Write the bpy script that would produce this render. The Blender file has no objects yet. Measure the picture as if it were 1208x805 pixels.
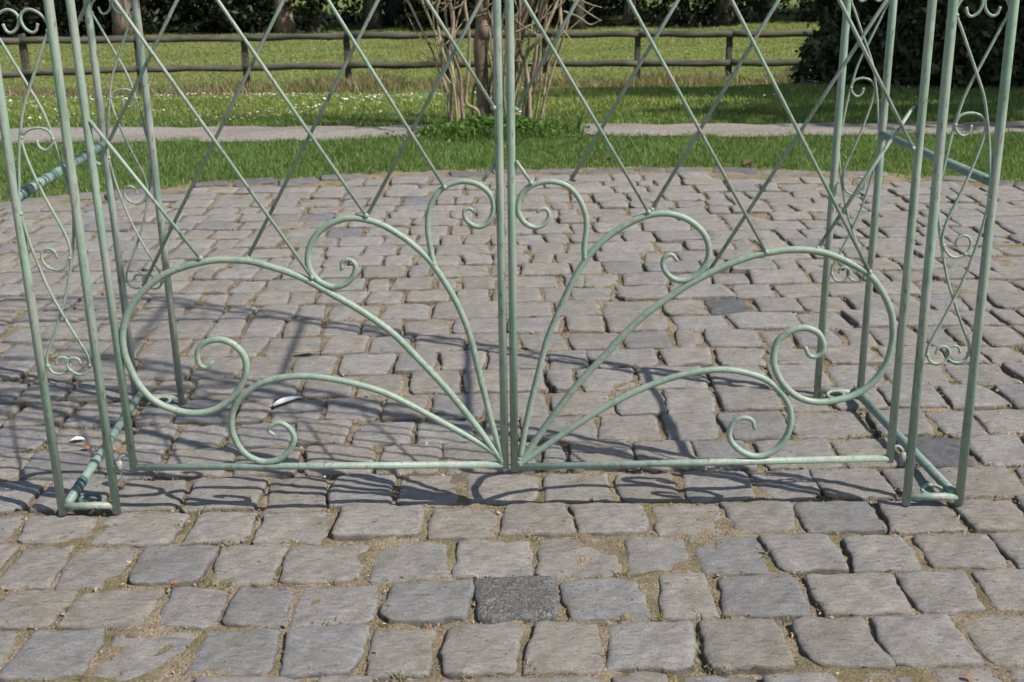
import bpy, math, random
import numpy as np
from mathutils import Vector, Matrix

random.seed(11)
rng = np.random.default_rng(11)
sc = bpy.context.scene
COL = sc.collection
R = math.radians

# ------------------------------------------------------------------ camera model
CX, CY, F = 604.0, 402.5, 1407.5            # photo pixels
PIT, ROLL, H = 0.32143, -0.018236, 1.4
cr, sr, cp, sp_ = math.cos(ROLL), math.sin(ROLL), math.cos(PIT), math.sin(PIT)

def ray(px, py):
    x = (px - CX) / F; y = -(py - CY) / F
    X = cr * x - sr * y; U = sr * x + cr * y
    return np.array([X, cp + U * sp_, -sp_ + U * cp])
ORG = np.array([0.0, 0.0, H])
def ground(px, py, z=0.0):
    d = ray(px, py); return ORG + d * (z - H) / d[2]
def at_depth(px, py, Y):
    d = ray(px, py); return ORG + d * Y / d[1]

cam = bpy.data.cameras.new('camera'); cam_o = bpy.data.objects.new('camera', cam); COL.objects.link(cam_o)
right = Vector((cr, sr * sp_, sr * cp)); up = Vector((-sr, cr * sp_, cr * cp)); back = Vector((0, -cp, sp_))
M = Matrix((right, up, back)).transposed().to_4x4(); M.translation = Vector((0, 0, H))
cam_o.matrix_world = M
cam.sensor_fit = 'HORIZONTAL'; cam.sensor_width = 23.6; cam.lens = 23.6 * F / 1208.0
cam.clip_start = 0.05; cam.clip_end = 2000
cam.dof.use_dof = True; cam.dof.focus_distance = 2.75; cam.dof.aperture_fstop = 7.1
sc.camera = cam_o

# ------------------------------------------------------------------ light
SX, SY = -0.78, 0.40                         # shadow of a 1 m post on the ground
elev = math.atan(1 / math.hypot(SX, SY))
sun = bpy.data.lights.new('sun', 'SUN'); sun.energy = 4.7; sun.angle = R(0.55); sun.color = (1.0, 0.95, 0.87)
sun_o = bpy.data.objects.new('sun', sun); COL.objects.link(sun_o)
sun_o.rotation_euler = Vector((SX, SY, -1)).to_track_quat('-Z', 'Y').to_euler()
w = bpy.data.worlds.new('World'); sc.world = w; w.use_nodes = True
nt = w.node_tree
sky = nt.nodes.new('ShaderNodeTexSky'); sky.sky_type = 'NISHITA'; sky.sun_disc = False
sky.sun_elevation = elev; sky.sun_rotation = math.atan2(-SX, -SY)
bg = nt.nodes['Background']; nt.links.new(sky.outputs[0], bg.inputs[0]); bg.inputs[1].default_value = 0.11
sc.view_settings.view_transform = 'Standard'; sc.view_settings.look = 'None'
sc.view_settings.exposure = 0.2; sc.view_settings.gamma = 1.0; sc.view_settings.use_curve_mapping = False

# ------------------------------------------------------------------ object helpers
def tag(o, label=None, cat=None, group=None, kind=None):
    if label: o['label'] = label
    if cat: o['category'] = cat
    if group: o['group'] = group
    if kind: o['kind'] = kind
    return o
def link(o, parent=None):
    COL.objects.link(o)
    if parent is not None:
        o.parent = parent
        p = Vector((0, 0, 0)); q = parent
        while q is not None: p += q.location; q = q.parent
        o.matrix_parent_inverse = Matrix.Identity(4)
        o.location = -p if o.type == 'MESH' else o.location
    return o
def empty(name, loc):
    o = bpy.data.objects.new(name, None); o.location = loc; o.empty_display_size = 0.2
    COL.objects.link(o); return o
def np_mesh(name, V, Fc, mat, parent=None, col=None, smooth=False, origin=None):
    """V (n,3) in world space; Fc a list of faces or an (m,k) array"""
    V = np.asarray(V, float)
    me = bpy.data.meshes.new(name)
    off = np.array(origin, float) if origin is not None else np.zeros(3)
    if isinstance(Fc, np.ndarray):
        m, k = Fc.shape
        me.vertices.add(len(V)); me.vertices.foreach_set('co', (V - off).ravel().astype(np.float32))
        me.loops.add(m * k); me.loops.foreach_set('vertex_index', Fc.ravel().astype(np.int32))
        me.polygons.add(m)
        me.polygons.foreach_set('loop_start', np.arange(0, m * k, k, dtype=np.int32))
        me.update(calc_edges=True)
    else:
        me.from_pydata((V - off).tolist(), [], Fc)
    if col is not None:
        a = me.color_attributes.new('Col', 'FLOAT_COLOR', 'POINT')
        col = np.asarray(col); c = np.ones((len(V), 4), np.float32); c[:, :col.shape[1]] = col
        a.data.foreach_set('color', c.ravel())
    me.materials.append(mat)
    if smooth: me.polygons.foreach_set('use_smooth', np.ones(len(me.polygons), bool))
    o = bpy.data.objects.new(name, me)
    COL.objects.link(o)
    if parent is not None:
        o.parent = parent
        p = Vector((0, 0, 0)); q = parent
        while q is not None: p += q.location; q = q.parent
        o.location = Vector(off) - p
    else:
        o.location = Vector(off)
    return o

class MB:
    def __init__(s): s.V = []; s.F = []; s.n = 0
    def add(s, V, Fc):
        s.V.append(np.asarray(V, float)); s.F += [tuple(i + s.n for i in f) for f in Fc]; s.n += len(V)
    def tube(s, pts, r, seg=10, spline=False, sub=5, cap=True):
        P = np.asarray(pts, float)
        rad = np.full(len(P), r, float) if np.isscalar(r) else np.asarray(r, float)
        if spline and len(P) > 2:
            Q = np.vstack([2 * P[0] - P[1], P, 2 * P[-1] - P[-2]]); out = []; ro = []
            for i in range(1, len(Q) - 2):
                for t in np.linspace(0, 1, sub, endpoint=False):
                    a, b, c, d = Q[i - 1], Q[i], Q[i + 1], Q[i + 2]
                    out.append(0.5 * (2 * b + (c - a) * t + (2 * a - 5 * b + 4 * c - d) * t * t + (3 * b - a - 3 * c + d) * t ** 3))
                    ro.append(rad[i - 1] * (1 - t) + rad[i] * t)
            out.append(P[-1]); ro.append(rad[-1]); P = np.array(out); rad = np.array(ro)
        T = np.gradient(P, axis=0); T /= np.linalg.norm(T, axis=1)[:, None] + 1e-12
        n = np.cross(T[0], [0.31, 0.95, 0.11]); n /= np.linalg.norm(n)
        V = []; ang = np.arange(seg) * 2 * math.pi / seg
        for i in range(len(P)):
            n = n - T[i] * (n @ T[i]); n /= np.linalg.norm(n); b = np.cross(T[i], n)
            V.append(P[i] + rad[i] * (np.cos(ang)[:, None] * n + np.sin(ang)[:, None] * b))
        V = np.vstack(V); Fc = []
        for i in range(len(P) - 1):
            for k in range(seg):
                k2 = (k + 1) % seg
                Fc.append((i * seg + k, i * seg + k2, (i + 1) * seg + k2, (i + 1) * seg + k))
        if cap:
            Fc.append(tuple(range(seg - 1, -1, -1))); Fc.append(tuple((len(P) - 1) * seg + k for k in range(seg)))
        s.add(V, Fc)
    def ball(s, c, r, sx=1, sy=1, sz=1):
        V = []; Fc = []; nu, nv = 8, 6
        for j in range(nv + 1):
            th = math.pi * j / nv
            for i in range(nu):
                ph = 2 * math.pi * i / nu
                V.append([c[0] + r * sx * math.sin(th) * math.cos(ph), c[1] + r * sy * math.sin(th) * math.sin(ph), c[2] + r * sz * math.cos(th)])
        for j in range(nv):
            for i in range(nu):
                i2 = (i + 1) % nu
                Fc.append((j * nu + i, (j + 1) * nu + i, (j + 1) * nu + i2, j * nu + i2))
        s.add(V, Fc)
    def build(s, name, mat, parent=None, smooth=True, origin=None):
        return np_mesh(name, np.vstack(s.V), s.F, mat, parent, None, smooth, origin)

# ------------------------------------------------------------------ material helpers
class NT:
    def __init__(s, name):
        s.m = bpy.data.materials.new(name); s.m.use_nodes = True
        s.t = s.m.node_tree; s.b = s.t.nodes['Principled BSDF']
        s.tc = s.t.nodes.new('ShaderNodeTexCoord')
    def n(s, typ, **kw):
        x = s.t.nodes.new(typ)
        for k, v in kw.items():
            if k in x.inputs: x.inputs[k].default_value = v
            else: setattr(x, k, v)
        return x
    def l(s, a, b): s.t.links.new(a, b)
    def noise(s, scale, detail=4, rough=0.55, stretch=None, dist=0.0):
        x = s.n('ShaderNodeTexNoise'); x.inputs['Scale'].default_value = scale
        x.inputs['Detail'].default_value = detail; x.inputs['Roughness'].default_value = rough; x.inputs['Distortion'].default_value = dist
        src = s.tc.outputs['Object']
        if stretch:
            mp = s.n('ShaderNodeMapping'); mp.inputs['Scale'].default_value = stretch; s.l(src, mp.inputs['Vector']); src = mp.outputs[0]
        s.l(src, x.inputs['Vector']); return x.outputs['Fac']
    def ramp(s, fac, stops):
        x = s.n('ShaderNodeValToRGB'); e = x.color_ramp.elements
        while len(e) > len(stops): e.remove(e[-1])
        while len(e) < len(stops): e.new(1)
        for k, (p, c) in enumerate(stops):
            e[k].position = p; e[k].color = (*c, 1) if not np.isscalar(c) else (c, c, c, 1)
        s.l(fac, x.inputs[0]); return x.outputs[0]
    def mix(s, a, b, fac, mode='MIX'):
        x = s.n('ShaderNodeMix'); x.data_type = 'RGBA'; x.blend_type = mode
        for sock, v in ((x.inputs[6], a), (x.inputs[7], b), (x.inputs[0], fac)):
            if hasattr(v, 'node'): s.l(v, sock)
            elif np.isscalar(v): sock.default_value = v if sock.type == 'VALUE' else (v, v, v, 1)
            else: sock.default_value = (*v, 1)
        return x.outputs[2]
    def bump(s, h, strength, dist, prev=None):
        x = s.n('ShaderNodeBump'); x.inputs['Strength'].default_value = strength; x.inputs['Distance'].default_value = dist
        s.l(h, x.inputs['Height'])
        if prev is not None: s.l(prev, x.inputs['Normal'])
        return x.outputs[0]
    def done(s, col, rough=0.8, normal=None, spec=None):
        if hasattr(col, 'node'): s.l(col, s.b.inputs['Base Color'])
        else: s.b.inputs['Base Color'].default_value = (*col, 1)
        if hasattr(rough, 'node'): s.l(rough, s.b.inputs['Roughness'])
        else: s.b.inputs['Roughness'].default_value = rough
        if normal is not None: s.l(normal, s.b.inputs['Normal'])
        if spec is not None: s.b.inputs['Specular IOR Level'].default_value = spec
        return s.m

def mat_paint(name, base, worn, dirt, amount=1.0, st=0.07):
    t = NT(name)
    big = t.noise(7, 5, 0.65); fine = t.noise(150, 4, 0.7); streak = t.noise(60, 6, 0.72, (1, 1, st)); blot = t.noise(38, 6, 0.75)
    c = t.mix(tuple(x * 0.80 for x in base), tuple(min(1, x * 1.13) for x in base), t.ramp(big, [(0.36, 0.0), (0.64, 1.0)]))
    c = t.mix(c, worn, t.ramp(streak, [(0.46, 0.0), (0.56, 0.9 * amount)]))
    c = t.mix(c, tuple(x * 1.2 for x in worn), t.ramp(blot, [(0.56, 0.0), (0.68, 0.6 * amount)]))
    c = t.mix(c, dirt, t.ramp(t.noise(85, 5, 0.75, (1, 1, min(1, st * 4))), [(0.56, 0.0), (0.66, 0.85 * amount)]))
    return t.done(c, t.ramp(blot, [(0.3, 0.36), (0.7, 0.62)]), t.bump(blot, 0.22, 0.003), 0.45)
PAINT = mat_paint('green_paint', (0.235, 0.345, 0.26), (0.34, 0.35, 0.31), (0.13, 0.09, 0.07))
PAINT_S = mat_paint('green_paint_scroll', (0.225, 0.33, 0.25), (0.33, 0.345, 0.30), (0.14, 0.11, 0.09), 0.8, 1.0)
PAINT_OLD = mat_paint('weathered_green_paint', (0.25, 0.345, 0.275), (0.34, 0.33, 0.305), (0.12, 0.08, 0.065), 1.15)
PAINT_RAIL = mat_paint('rail_green_paint', (0.165, 0.265, 0.215), (0.25, 0.29, 0.26), (0.10, 0.09, 0.08), 0.8, 1.0)
TEAL = mat_paint('dark_teal_paint', (0.055, 0.115, 0.12), (0.10, 0.16, 0.16), (0.04, 0.04, 0.04))

def mat_stone():
    t = NT('sett_stone')
    a = t.n('ShaderNodeAttribute'); a.attribute_name = 'Col'
    n1 = t.noise(13, 6, 0.65); n2 = t.noise(60, 7, 0.72, (0.5, 1.4, 1)); n3 = t.noise(380, 4, 0.75); n4 = t.noise(6, 5, 0.65); n5 = t.noise(27, 6, 0.72)
    c = t.mix(a.outputs['Color'], t.ramp(n1, [(0.3, 0.80), (0.7, 1.15)]), 1.0, 'MULTIPLY')
    c = t.mix(c, t.ramp(n2, [(0.30, 0.60), (0.48, 1.0), (0.70, 1.28)]), 0.9, 'MULTIPLY')
    c = t.mix(c, t.ramp(n3, [(0.32, 0.55), (0.5, 1.0), (0.68, 1.5)]), 0.8, 'MULTIPLY')
    c = t.mix(c, (0.30, 0.25, 0.19), t.ramp(n5, [(0.50, 0.0), (0.70, 0.6)]))
    c = t.mix(c, (0.23, 0.215, 0.115), t.ramp(n4, [(0.56, 0.0), (0.72, 0.4)]))
    pit = t.noise(52, 3, 0.5); c = t.mix(c, (0.10, 0.085, 0.065), t.ramp(pit, [(0.66, 0.0), (0.72, 0.7)]))
    lt = t.noise(33, 4, 0.6, (0.6, 1.5, 1)); c = t.mix(c, (0.40, 0.385, 0.36), t.ramp(lt, [(0.62, 0.0), (0.74, 0.45)]))
    vo = t.n('ShaderNodeTexVoronoi'); vo.inputs['Scale'].default_value = 260; t.l(t.tc.outputs['Object'], vo.inputs['Vector'])
    inv = t.n('ShaderNodeMath', operation='SUBTRACT'); inv.inputs[0].default_value = 1.0; t.l(a.outputs['Alpha'], inv.inputs[1])
    chips = t.ramp(vo.outputs['Color'], [(0.2, (0.095, 0.092, 0.09)), (0.5, (0.175, 0.168, 0.16)), (0.75, (0.235, 0.226, 0.215)), (0.95, (0.40, 0.385, 0.36))])
    c = t.mix(c, chips, inv.outputs[0])
    nb = t.bump(n1, 0.5, 0.022); nb = t.bump(n2, 0.9, 0.016, nb); nb = t.bump(n5, 0.5, 0.012, nb); nb = t.bump(n3, 0.55, 0.005, nb)
    return t.done(c, 0.8, nb, 0.3)
STONE = mat_stone()

def mat_sand():
    t = NT('joint_sand')
    n1 = t.noise(160, 5, 0.75); n2 = t.noise(7, 4, 0.6); n3 = t.noise(38, 4, 0.65)
    vo = t.n('ShaderNodeTexVoronoi'); vo.inputs['Scale'].default_value = 190; t.l(t.tc.outputs['Object'], vo.inputs['Vector'])
    c = t.ramp(n1, [(0.28, (0.085, 0.06, 0.038)), (0.44, (0.25, 0.19, 0.13)), (0.58, (0.37, 0.30, 0.215)), (0.74, (0.55, 0.48, 0.37))])
    c = t.mix(c, t.ramp(vo.outputs['Color'], [(0.2, 0.7), (0.8, 1.25)]), 0.6, 'MULTIPLY')
    c = t.mix(c, (0.15, 0.135, 0.045), t.ramp(n2, [(0.45, 0.0), (0.62, 0.6)]))
    n6 = t.noise(2.2, 5, 0.7); c = t.mix(c, (0.10, 0.075, 0.05), t.ramp(n6, [(0.5, 0.0), (0.7, 0.6)]))
    c = t.mix(c, (0.09, 0.06, 0.04), t.ramp(n3, [(0.55, 0.0), (0.72, 0.55)]))
    nb = t.bump(n1, 0.8, 0.008); nb = t.bump(vo.outputs['Distance'], 0.6, 0.004, nb)
    return t.done(c, 0.95, nb, 0.15)
SAND = mat_sand()

def mat_ground():
    t = NT('turf_soil')
    n1 = t.noise(9, 6, 0.7); n2 = t.noise(0.5, 5, 0.6); n3 = t.noise(1.6, 4, 0.6, (0.5, 1.5, 1))
    c = t.ramp(n1, [(0.3, (0.075, 0.105, 0.022)), (0.5, (0.155, 0.20, 0.05)), (0.7, (0.24, 0.28, 0.095))])
    c = t.mix(c, (0.19, 0.18, 0.07), t.ramp(n2, [(0.42, 0.0), (0.68, 0.55)]))
    c = t.mix(c, (0.07, 0.115, 0.026), t.ramp(n3, [(0.5, 0.0), (0.7, 0.5)]))
    return t.done(c, 0.9, t.bump(n1, 0.9, 0.05), 0.1)
GROUND = mat_ground()
def mat_gravel():
    t = NT('path_gravel')
    n1 = t.noise(120, 4, 0.75); n2 = t.noise(1.3, 5, 0.65, (0.5, 1.6, 1)); n3 = t.noise(14, 5, 0.7)
    c = t.ramp(n1, [(0.3, (0.17, 0.145, 0.12)), (0.5, (0.335, 0.295, 0.265)), (0.72, (0.52, 0.47, 0.43))])
    c = t.mix(c, (0.20, 0.165, 0.12), t.ramp(n2, [(0.48, 0.0), (0.66, 0.6)]))
    n4 = t.noise(34, 5, 0.75); c = t.mix(c, t.ramp(n4, [(0.35, 0.62), (0.65, 1.2)]), 0.9, 'MULTIPLY')
    c = t.mix(c, (0.14, 0.125, 0.06), t.ramp(n3, [(0.54, 0.0), (0.68, 0.6)]))
    return t.done(c, 0.92, t.bump(n1, 0.7, 0.01), 0.2)
GRAVEL = mat_gravel()
def mat_leaf(name, rough=0.6, trans=0.25, spec=0.3):
    t = NT(name); a = t.n('ShaderNodeAttribute'); a.attribute_name = 'Col'
    t.done(a.outputs['Color'], rough, None, spec)
    if trans > 0:
        tr = t.n('ShaderNodeBsdfTranslucent'); mx = t.n('ShaderNodeMixShader'); mx.inputs[0].default_value = trans
        br = t.mix(a.outputs['Color'], (1.25, 1.35, 0.7), 1.0, 'MULTIPLY'); t.l(br, tr.inputs[0])
        out = t.t.nodes['Material Output']
        t.l(t.b.outputs[0], mx.inputs[1]); t.l(tr.outputs[0], mx.inputs[2]); t.l(mx.outputs[0], out.inputs[0])
    return t.m
GRASS = mat_leaf('grass_blade', 0.55, 0.4, 0.35)
LEAF = mat_leaf('tree_leaf', 0.5, 0.2, 0.35)
FLAKE = mat_leaf('dry_flake', 0.8, 0.0, 0.2)
def mat_bark(name, a, b, scale=18, stretch=(1, 1, 0.15)):
    t = NT(name); n1 = t.noise(scale, 6, 0.7, stretch); n2 = t.noise(4, 4, 0.6)
    c = t.ramp(n1, [(0.32, a), (0.66, b)])
    c = t.mix(c, (0.10, 0.11, 0.05), t.ramp(n2, [(0.5, 0.0), (0.7, 0.6)]))
    return t.done(c, 0.85, t.bump(n1, 0.7, 0.02), 0.2)
BARK_TAN = mat_bark('tan_bark', (0.17, 0.13, 0.08), (0.50, 0.41, 0.275), 24)
BARK_BROWN = mat_bark('brown_bark', (0.06, 0.04, 0.03), (0.36, 0.26, 0.20), 14)
BARK_DARK = mat_bark('dark_bark', (0.03, 0.025, 0.02), (0.11, 0.09, 0.07), 8)
WOOD = mat_bark('weathered_fence_wood', (0.035, 0.03, 0.025), (0.135, 0.12, 0.10), 10, (0.2, 1, 1))

# ------------------------------------------------------------------ terrain
CC = np.array([0.1, 1.17]); CR = 6.66         # paved circle
def sstep(a, b, x):
    t = np.clip((x - a) / (b - a), 0, 1); return t * t * (3 - 2 * t)
def terrain(x, y):
    x = np.asarray(x, float); y = np.asarray(y, float)
    d = np.clip((y - 10.6) / (19.6 - 10.6), 0, 1)
    z = -0.8 * (d - 0.12 * np.sin(2 * math.pi * d) / 1.0)
    far = np.clip(y - 21, 0, 60)
    z = z + 0.03 * np.sin(x * 0.7 + y * 0.43) * np.clip((y - 11) / 3, 0, 1) + 0.02 * np.sin(x * 1.9 - y * 0.9) * np.clip((y - 11) / 3, 0, 1)
    return z
def half_w(y): return 0.43 * np.maximum(y, 0.5) + 1.6

xs = np.concatenate([[-400, -200, -100, -60], np.arange(-40, -12, 2.0), np.arange(-12, 12.01, 0.25), np.arange(14, 41, 2.0), [60, 100, 200, 400]])
ys = np.concatenate([[-300, -100, -40, -20], np.arange(-12, 12, 0.25), np.arange(12, 46, 0.5), [50, 60, 80, 120, 200, 400]])
GX, GY = np.meshgrid(xs, ys)
GZ = terrain(GX, GY) - 0.022
rr = np.hypot(GX - CC[0], GY - CC[1]); GZ = np.where(rr < CR - 0.1, -0.11, GZ)
nx = len(xs); idx = np.arange(nx * len(ys)).reshape(len(ys), nx)
q = np.stack([idx[:-1, :-1], idx[:-1, 1:], idx[1:, 1:], idx[1:, :-1]], -1).reshape(-1, 4)
g = np_mesh('ground', np.stack([GX, GY, GZ], -1).reshape(-1, 3), q, GROUND, smooth=True); tag(g, kind='structure')

def wob(x, y, seed=0, f=1.0):
    a = seed * 1.37
    return (np.sin(x * 5.1 * f + a) * np.sin(y * 4.3 * f + 2.1 * a) + 0.6 * np.sin(x * 11.3 * f - y * 7.7 * f + a * 3) + 0.4 * np.sin(x * 23 * f + y * 19.4 * f + a * 5)) / 2
# path
NEARP = np.array([(-40, 11.5), (-12, 10.2), (-6, 9.55), (-4, 9.38), (-1.95, 9.2), (-0.65, 9.25), (0.46, 9.2), (1.91, 9.0), (3.87, 8.93), (8, 8.6), (40, 6.5)])
FARP = np.array([(-40, 12.5), (-12, 11.1), (-6, 10.4), (-4.3, 10.2), (-2.1, 10.02), (-0.7, 9.9), (0.5, 9.84), (2.05, 9.64), (4.1, 9.5), (8, 9.2), (40, 7.3)])
px_ = np.concatenate([np.arange(-40, -9, 1.0), np.arange(-9, 9, 0.06), np.arange(9, 41, 1.0)])
ny_ = np.interp(px_, NEARP[:, 0], NEARP[:, 1]) + 0.11 * wob(px_, px_ * 0 + .2, 1, .7); fy_ = np.interp(px_, FARP[:, 0], FARP[:, 1]) + 0.11 * wob(px_, px_ * 0 + .2, 2, .7)
V = []; n = len(px_)
for t in np.linspace(0, 1, 7):
    yy = ny_ * (1 - t) + fy_ * t
    V.append(np.stack([px_, yy, terrain(px_, yy) + 0.004 - 0.012 * (t in (0, 1))], -1))
idx = np.arange(7 * n).reshape(7, n)
q = np.stack([idx[:-1, :-1], idx[:-1, 1:], idx[1:, 1:], idx[1:, :-1]], -1).reshape(-1, 4)
tag(np_mesh('gravel_path', np.vstack(V), q, GRAVEL, smooth=True), kind='structure')
def on_path(x, y, m=0.0):
    return (y > np.interp(x, NEARP[:, 0], NEARP[:, 1]) + 0.11 * wob(x, x * 0 + .2, 1, .7) + m) & (y < np.interp(x, FARP[:, 0], FARP[:, 1]) + 0.11 * wob(x, x * 0 + .2, 2, .7) - m)

# ------------------------------------------------------------------ setts
LX = np.array([0, 302, 604, 906, 1208.])
LINES = [(800, 796, 794, 788, 782), (739, 738, 730, 727, 719), (692, 688, 678, 675, 668), (641, 639, 631, 627, 624), (604, 600, 592, 588, 583),
         (565, 560, 555, 551, 545), (532, 525, 519, 516, 508), (502, 497, 489, 483, 478), (474, 469, 460, 455, 451), (447, 445, 433, 428, 426), (424, 419, 411, 408, 405)]
JOINTS = [[10, 114, 225, 328, 432, 512, 619, 713, 826, 931, 1038, 1146], [80, 188, 267, 345, 449, 559, 661, 769, 845, 953, 1066, 1156],
          [5, 75, 153, 252, 332, 434, 532, 630, 734, 816, 907, 995, 1083, 1181], [20, 112, 215, 300, 394, 502, 590, 675, 764, 854, 941, 1038, 1131, 1212],
          [46, 132, 217, 313, 389, 466, 545, 639, 725, 801, 891, 963, 1051, 1110, 1206], [30, 134, 191, 275, 357, 443, 520, 634, 669, 749, 820, 891, 985, 1062, 1142],
          [60, 153, 205, 270, 346, 415, 490, 564, 615, 706, 781, 850, 932, 1026, 1097, 1157], [16, 85, 161, 210, 279, 318, 382, 451, 505, 572, 648, 721, 784, 847, 920, 977, 1042, 1113, 1182],
          [25, 82, 180, 227, 295, 354, 419, 477, 545, 645, 678, 751, 836, 905, 977, 1042, 1119, 1190], [35, 93, 158, 227, 287, 343, 398, 466, 518, 575, 645, 694, 779, 842, 906, 969, 1037, 1114, 1160]]
def line_fn(ypx):
    P = np.array([ground(x, y)[:2] for x, y in zip(LX, ypx)])
    sl = np.polyfit(P[:, 0], P[:, 1], 1)
    def fn(X):
        X = np.asarray(X, float)
        r = np.interp(X, P[:, 0], P[:, 1])
        r = np.where(X < P[0, 0], P[0, 1] + sl[0] * (X - P[0, 0]), r)
        return np.where(X > P[-1, 0], P[-1, 1] + sl[0] * (X - P[-1, 0]), r)
    return fn
fns = [line_fn(l) for l in LINES]
# nearer rows in front of the frame, farther rows to the edge of the circle
PITCH = 0.2035
def shifted(base, off, seed):
    return lambda X: base(0.0) + off - 0.004 * np.asarray(X, float) + 0.012 * wob(np.asarray(X, float) * 0.6, 0.3 + 0 * np.asarray(X, float), seed)
near = [shifted(fns[0], -PITCH * k, k) for k in (5, 4, 3, 2, 1)]
far = []; off = 0.0
for k in range(1, 24):
    off += PITCH * random.uniform(0.88, 1.1); far.append(shifted(fns[-1], off, 20 + k))
ALL = near + fns + far
i0 = len(near)
stV = []; stF = []; stC = []; vn = 0
JPTS = []                                     # points along the joints, for weeds and litter
def col_stone():
    k = random.random(); b = random.uniform(0.91, 1.08)
    if k < 0.05: c = (0.240, 0.232, 0.228)
    elif k < 0.22: c = (0.286, 0.257, 0.227)
    elif k < 0.6: c = (0.28, 0.257, 0.232)
    else: c = (0.278, 0.262, 0.245)
    return np.array(c) * b * 1.17
def edge_param(n):
    if n >= 10: return np.array([0, 0.025, 0.065, 0.13] + list(np.linspace(0.22, 0.78, n - 7)) + [0.87, 0.935, 0.975, 1])
    if n >= 6: return np.array([0, 0.04, 0.12] + list(np.linspace(0.3, 0.7, n - 5)) + [0.88, 0.96, 1])
    return np.array([0, 0.07, 0.5, 0.93, 1])
def stone(c00, c10, c11, c01, res, col, rough=1.0, lift=0.0):
    global vn
    U = edge_param(res); nU = len(U)
    u, v = np.meshgrid(U, U)
    P = ((1 - u) * (1 - v))[..., None] * c00 + (u * (1 - v))[..., None] * c10 + (u * v)[..., None] * c11 + ((1 - u) * v)[..., None] * c01
    cen = P.mean((0, 1)); a = 2 * u - 1; b = 2 * v - 1
    e = np.maximum(abs(a), abs(b))
    cpull = np.zeros_like(u)
    for sa in (-1, 1):
        for sb in (-1, 1):
            k = random.choice([0.02, 0.03, 0.05, 0.07, 0.1])
            if random.random() < 0.06: k = 0.24
            cpull += k * np.clip(a * sa, 0, 1) ** 6 * np.clip(b * sb, 0, 1) ** 6
    P = P + (cen - P) * cpull[..., None]
    s = random.uniform(0, 50); amp = 0.0058 * rough
    wx = np.sin(P[..., 1] * 31 + s) + 0.6 * np.sin(P[..., 1] * 73 + P[..., 0] * 20 + 2 * s) + 0.4 * np.sin(P[..., 1] * 170 + s * 3)
    wy = np.sin(P[..., 0] * 29 + s * 1.7) + 0.6 * np.sin(P[..., 0] * 67 + P[..., 1] * 18 + s) + 0.4 * np.sin(P[..., 0] * 160 + s * 2.2)
    P = P + (e ** 3)[..., None] * amp * 0.55 * np.stack([wx, wy], -1)
    P = P + (e > 0.97)[..., None] * rng.normal(0, 0.0013 * rough, P.shape)
    sx = np.linalg.norm(c10 - c00); sy = np.linalg.norm(c01 - c00)
    de = np.minimum((1 - abs(a)) * sx / 2, (1 - abs(b)) * sy / 2)
    tx, ty = random.gauss(0, 0.016), random.gauss(0, 0.016)
    z = lift + random.gauss(-0.001, 0.0036) - (random.uniform(0.001, 0.003) if random.random() < 0.1 else 0) + tx * (P[..., 0] - cen[0]) + ty * (P[..., 1] - cen[1])
    z = z - 0.0085 * np.exp(-de / 0.0042) - random.uniform(0.0, 0.003) * (a * a + b * b) * 0.7
    z = z + rough * (0.0022 * np.sin(P[..., 0] * 44 + s) * np.sin(P[..., 1] * 37 + s * 2) + 0.0011 * np.sin(P[..., 0] * 97 - P[..., 1] * 81 + s * 4) + 0.0006 * np.sin(P[..., 0] * 190 + P[..., 1] * 230 + s))
    for _chip in range(random.choice([0, 0, 0, 1, 1, 2])):                # chips out of the stone
        cx_, cy_ = random.choice([(-1, random.uniform(-1, 1)), (1, random.uniform(-1, 1)), (random.uniform(-1, 1), 1), (random.uniform(-1, 1), -1)])
        z = z - random.uniform(0.003, 0.010) * np.exp(-(((a - cx_) / random.uniform(.15, .4)) ** 2 + ((b - cy_) / random.uniform(.2, .45)) ** 2) * 1.6)
    top = np.concatenate([P, z[..., None]], -1).reshape(-1, 3)
    ring = [k for k in range(nU)] + [(k + 1) * nU - 1 for k in range(1, nU)] + [nU * nU - 1 - k for k in range(1, nU)] + [(nU - 1 - k) * nU for k in range(1, nU - 1)]
    low = top[ring].copy(); low[:, 2] = -0.09; low[:, :2] = cen + (low[:, :2] - cen) * 0.97
    idx = np.arange(nU * nU).reshape(nU, nU) + vn
    fc = np.stack([idx[:-1, :-1], idx[:-1, 1:], idx[1:, 1:], idx[1:, :-1]], -1).reshape(-1, 4)
    m = len(ring); ri = np.array(ring) + vn; li = np.arange(m) + vn + nU * nU
    sk = np.stack([ri, li, np.roll(li, -1), np.roll(ri, -1)], -1)
    stV.append(np.vstack([top, low])); stF.append(fc); stF.append(sk)
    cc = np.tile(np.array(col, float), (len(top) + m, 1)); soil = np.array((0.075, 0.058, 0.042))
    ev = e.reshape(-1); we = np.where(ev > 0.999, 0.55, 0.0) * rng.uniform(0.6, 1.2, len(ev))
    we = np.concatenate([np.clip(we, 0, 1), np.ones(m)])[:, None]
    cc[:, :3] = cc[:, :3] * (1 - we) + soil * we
    stC.append(cc); vn += len(top) + m

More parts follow.
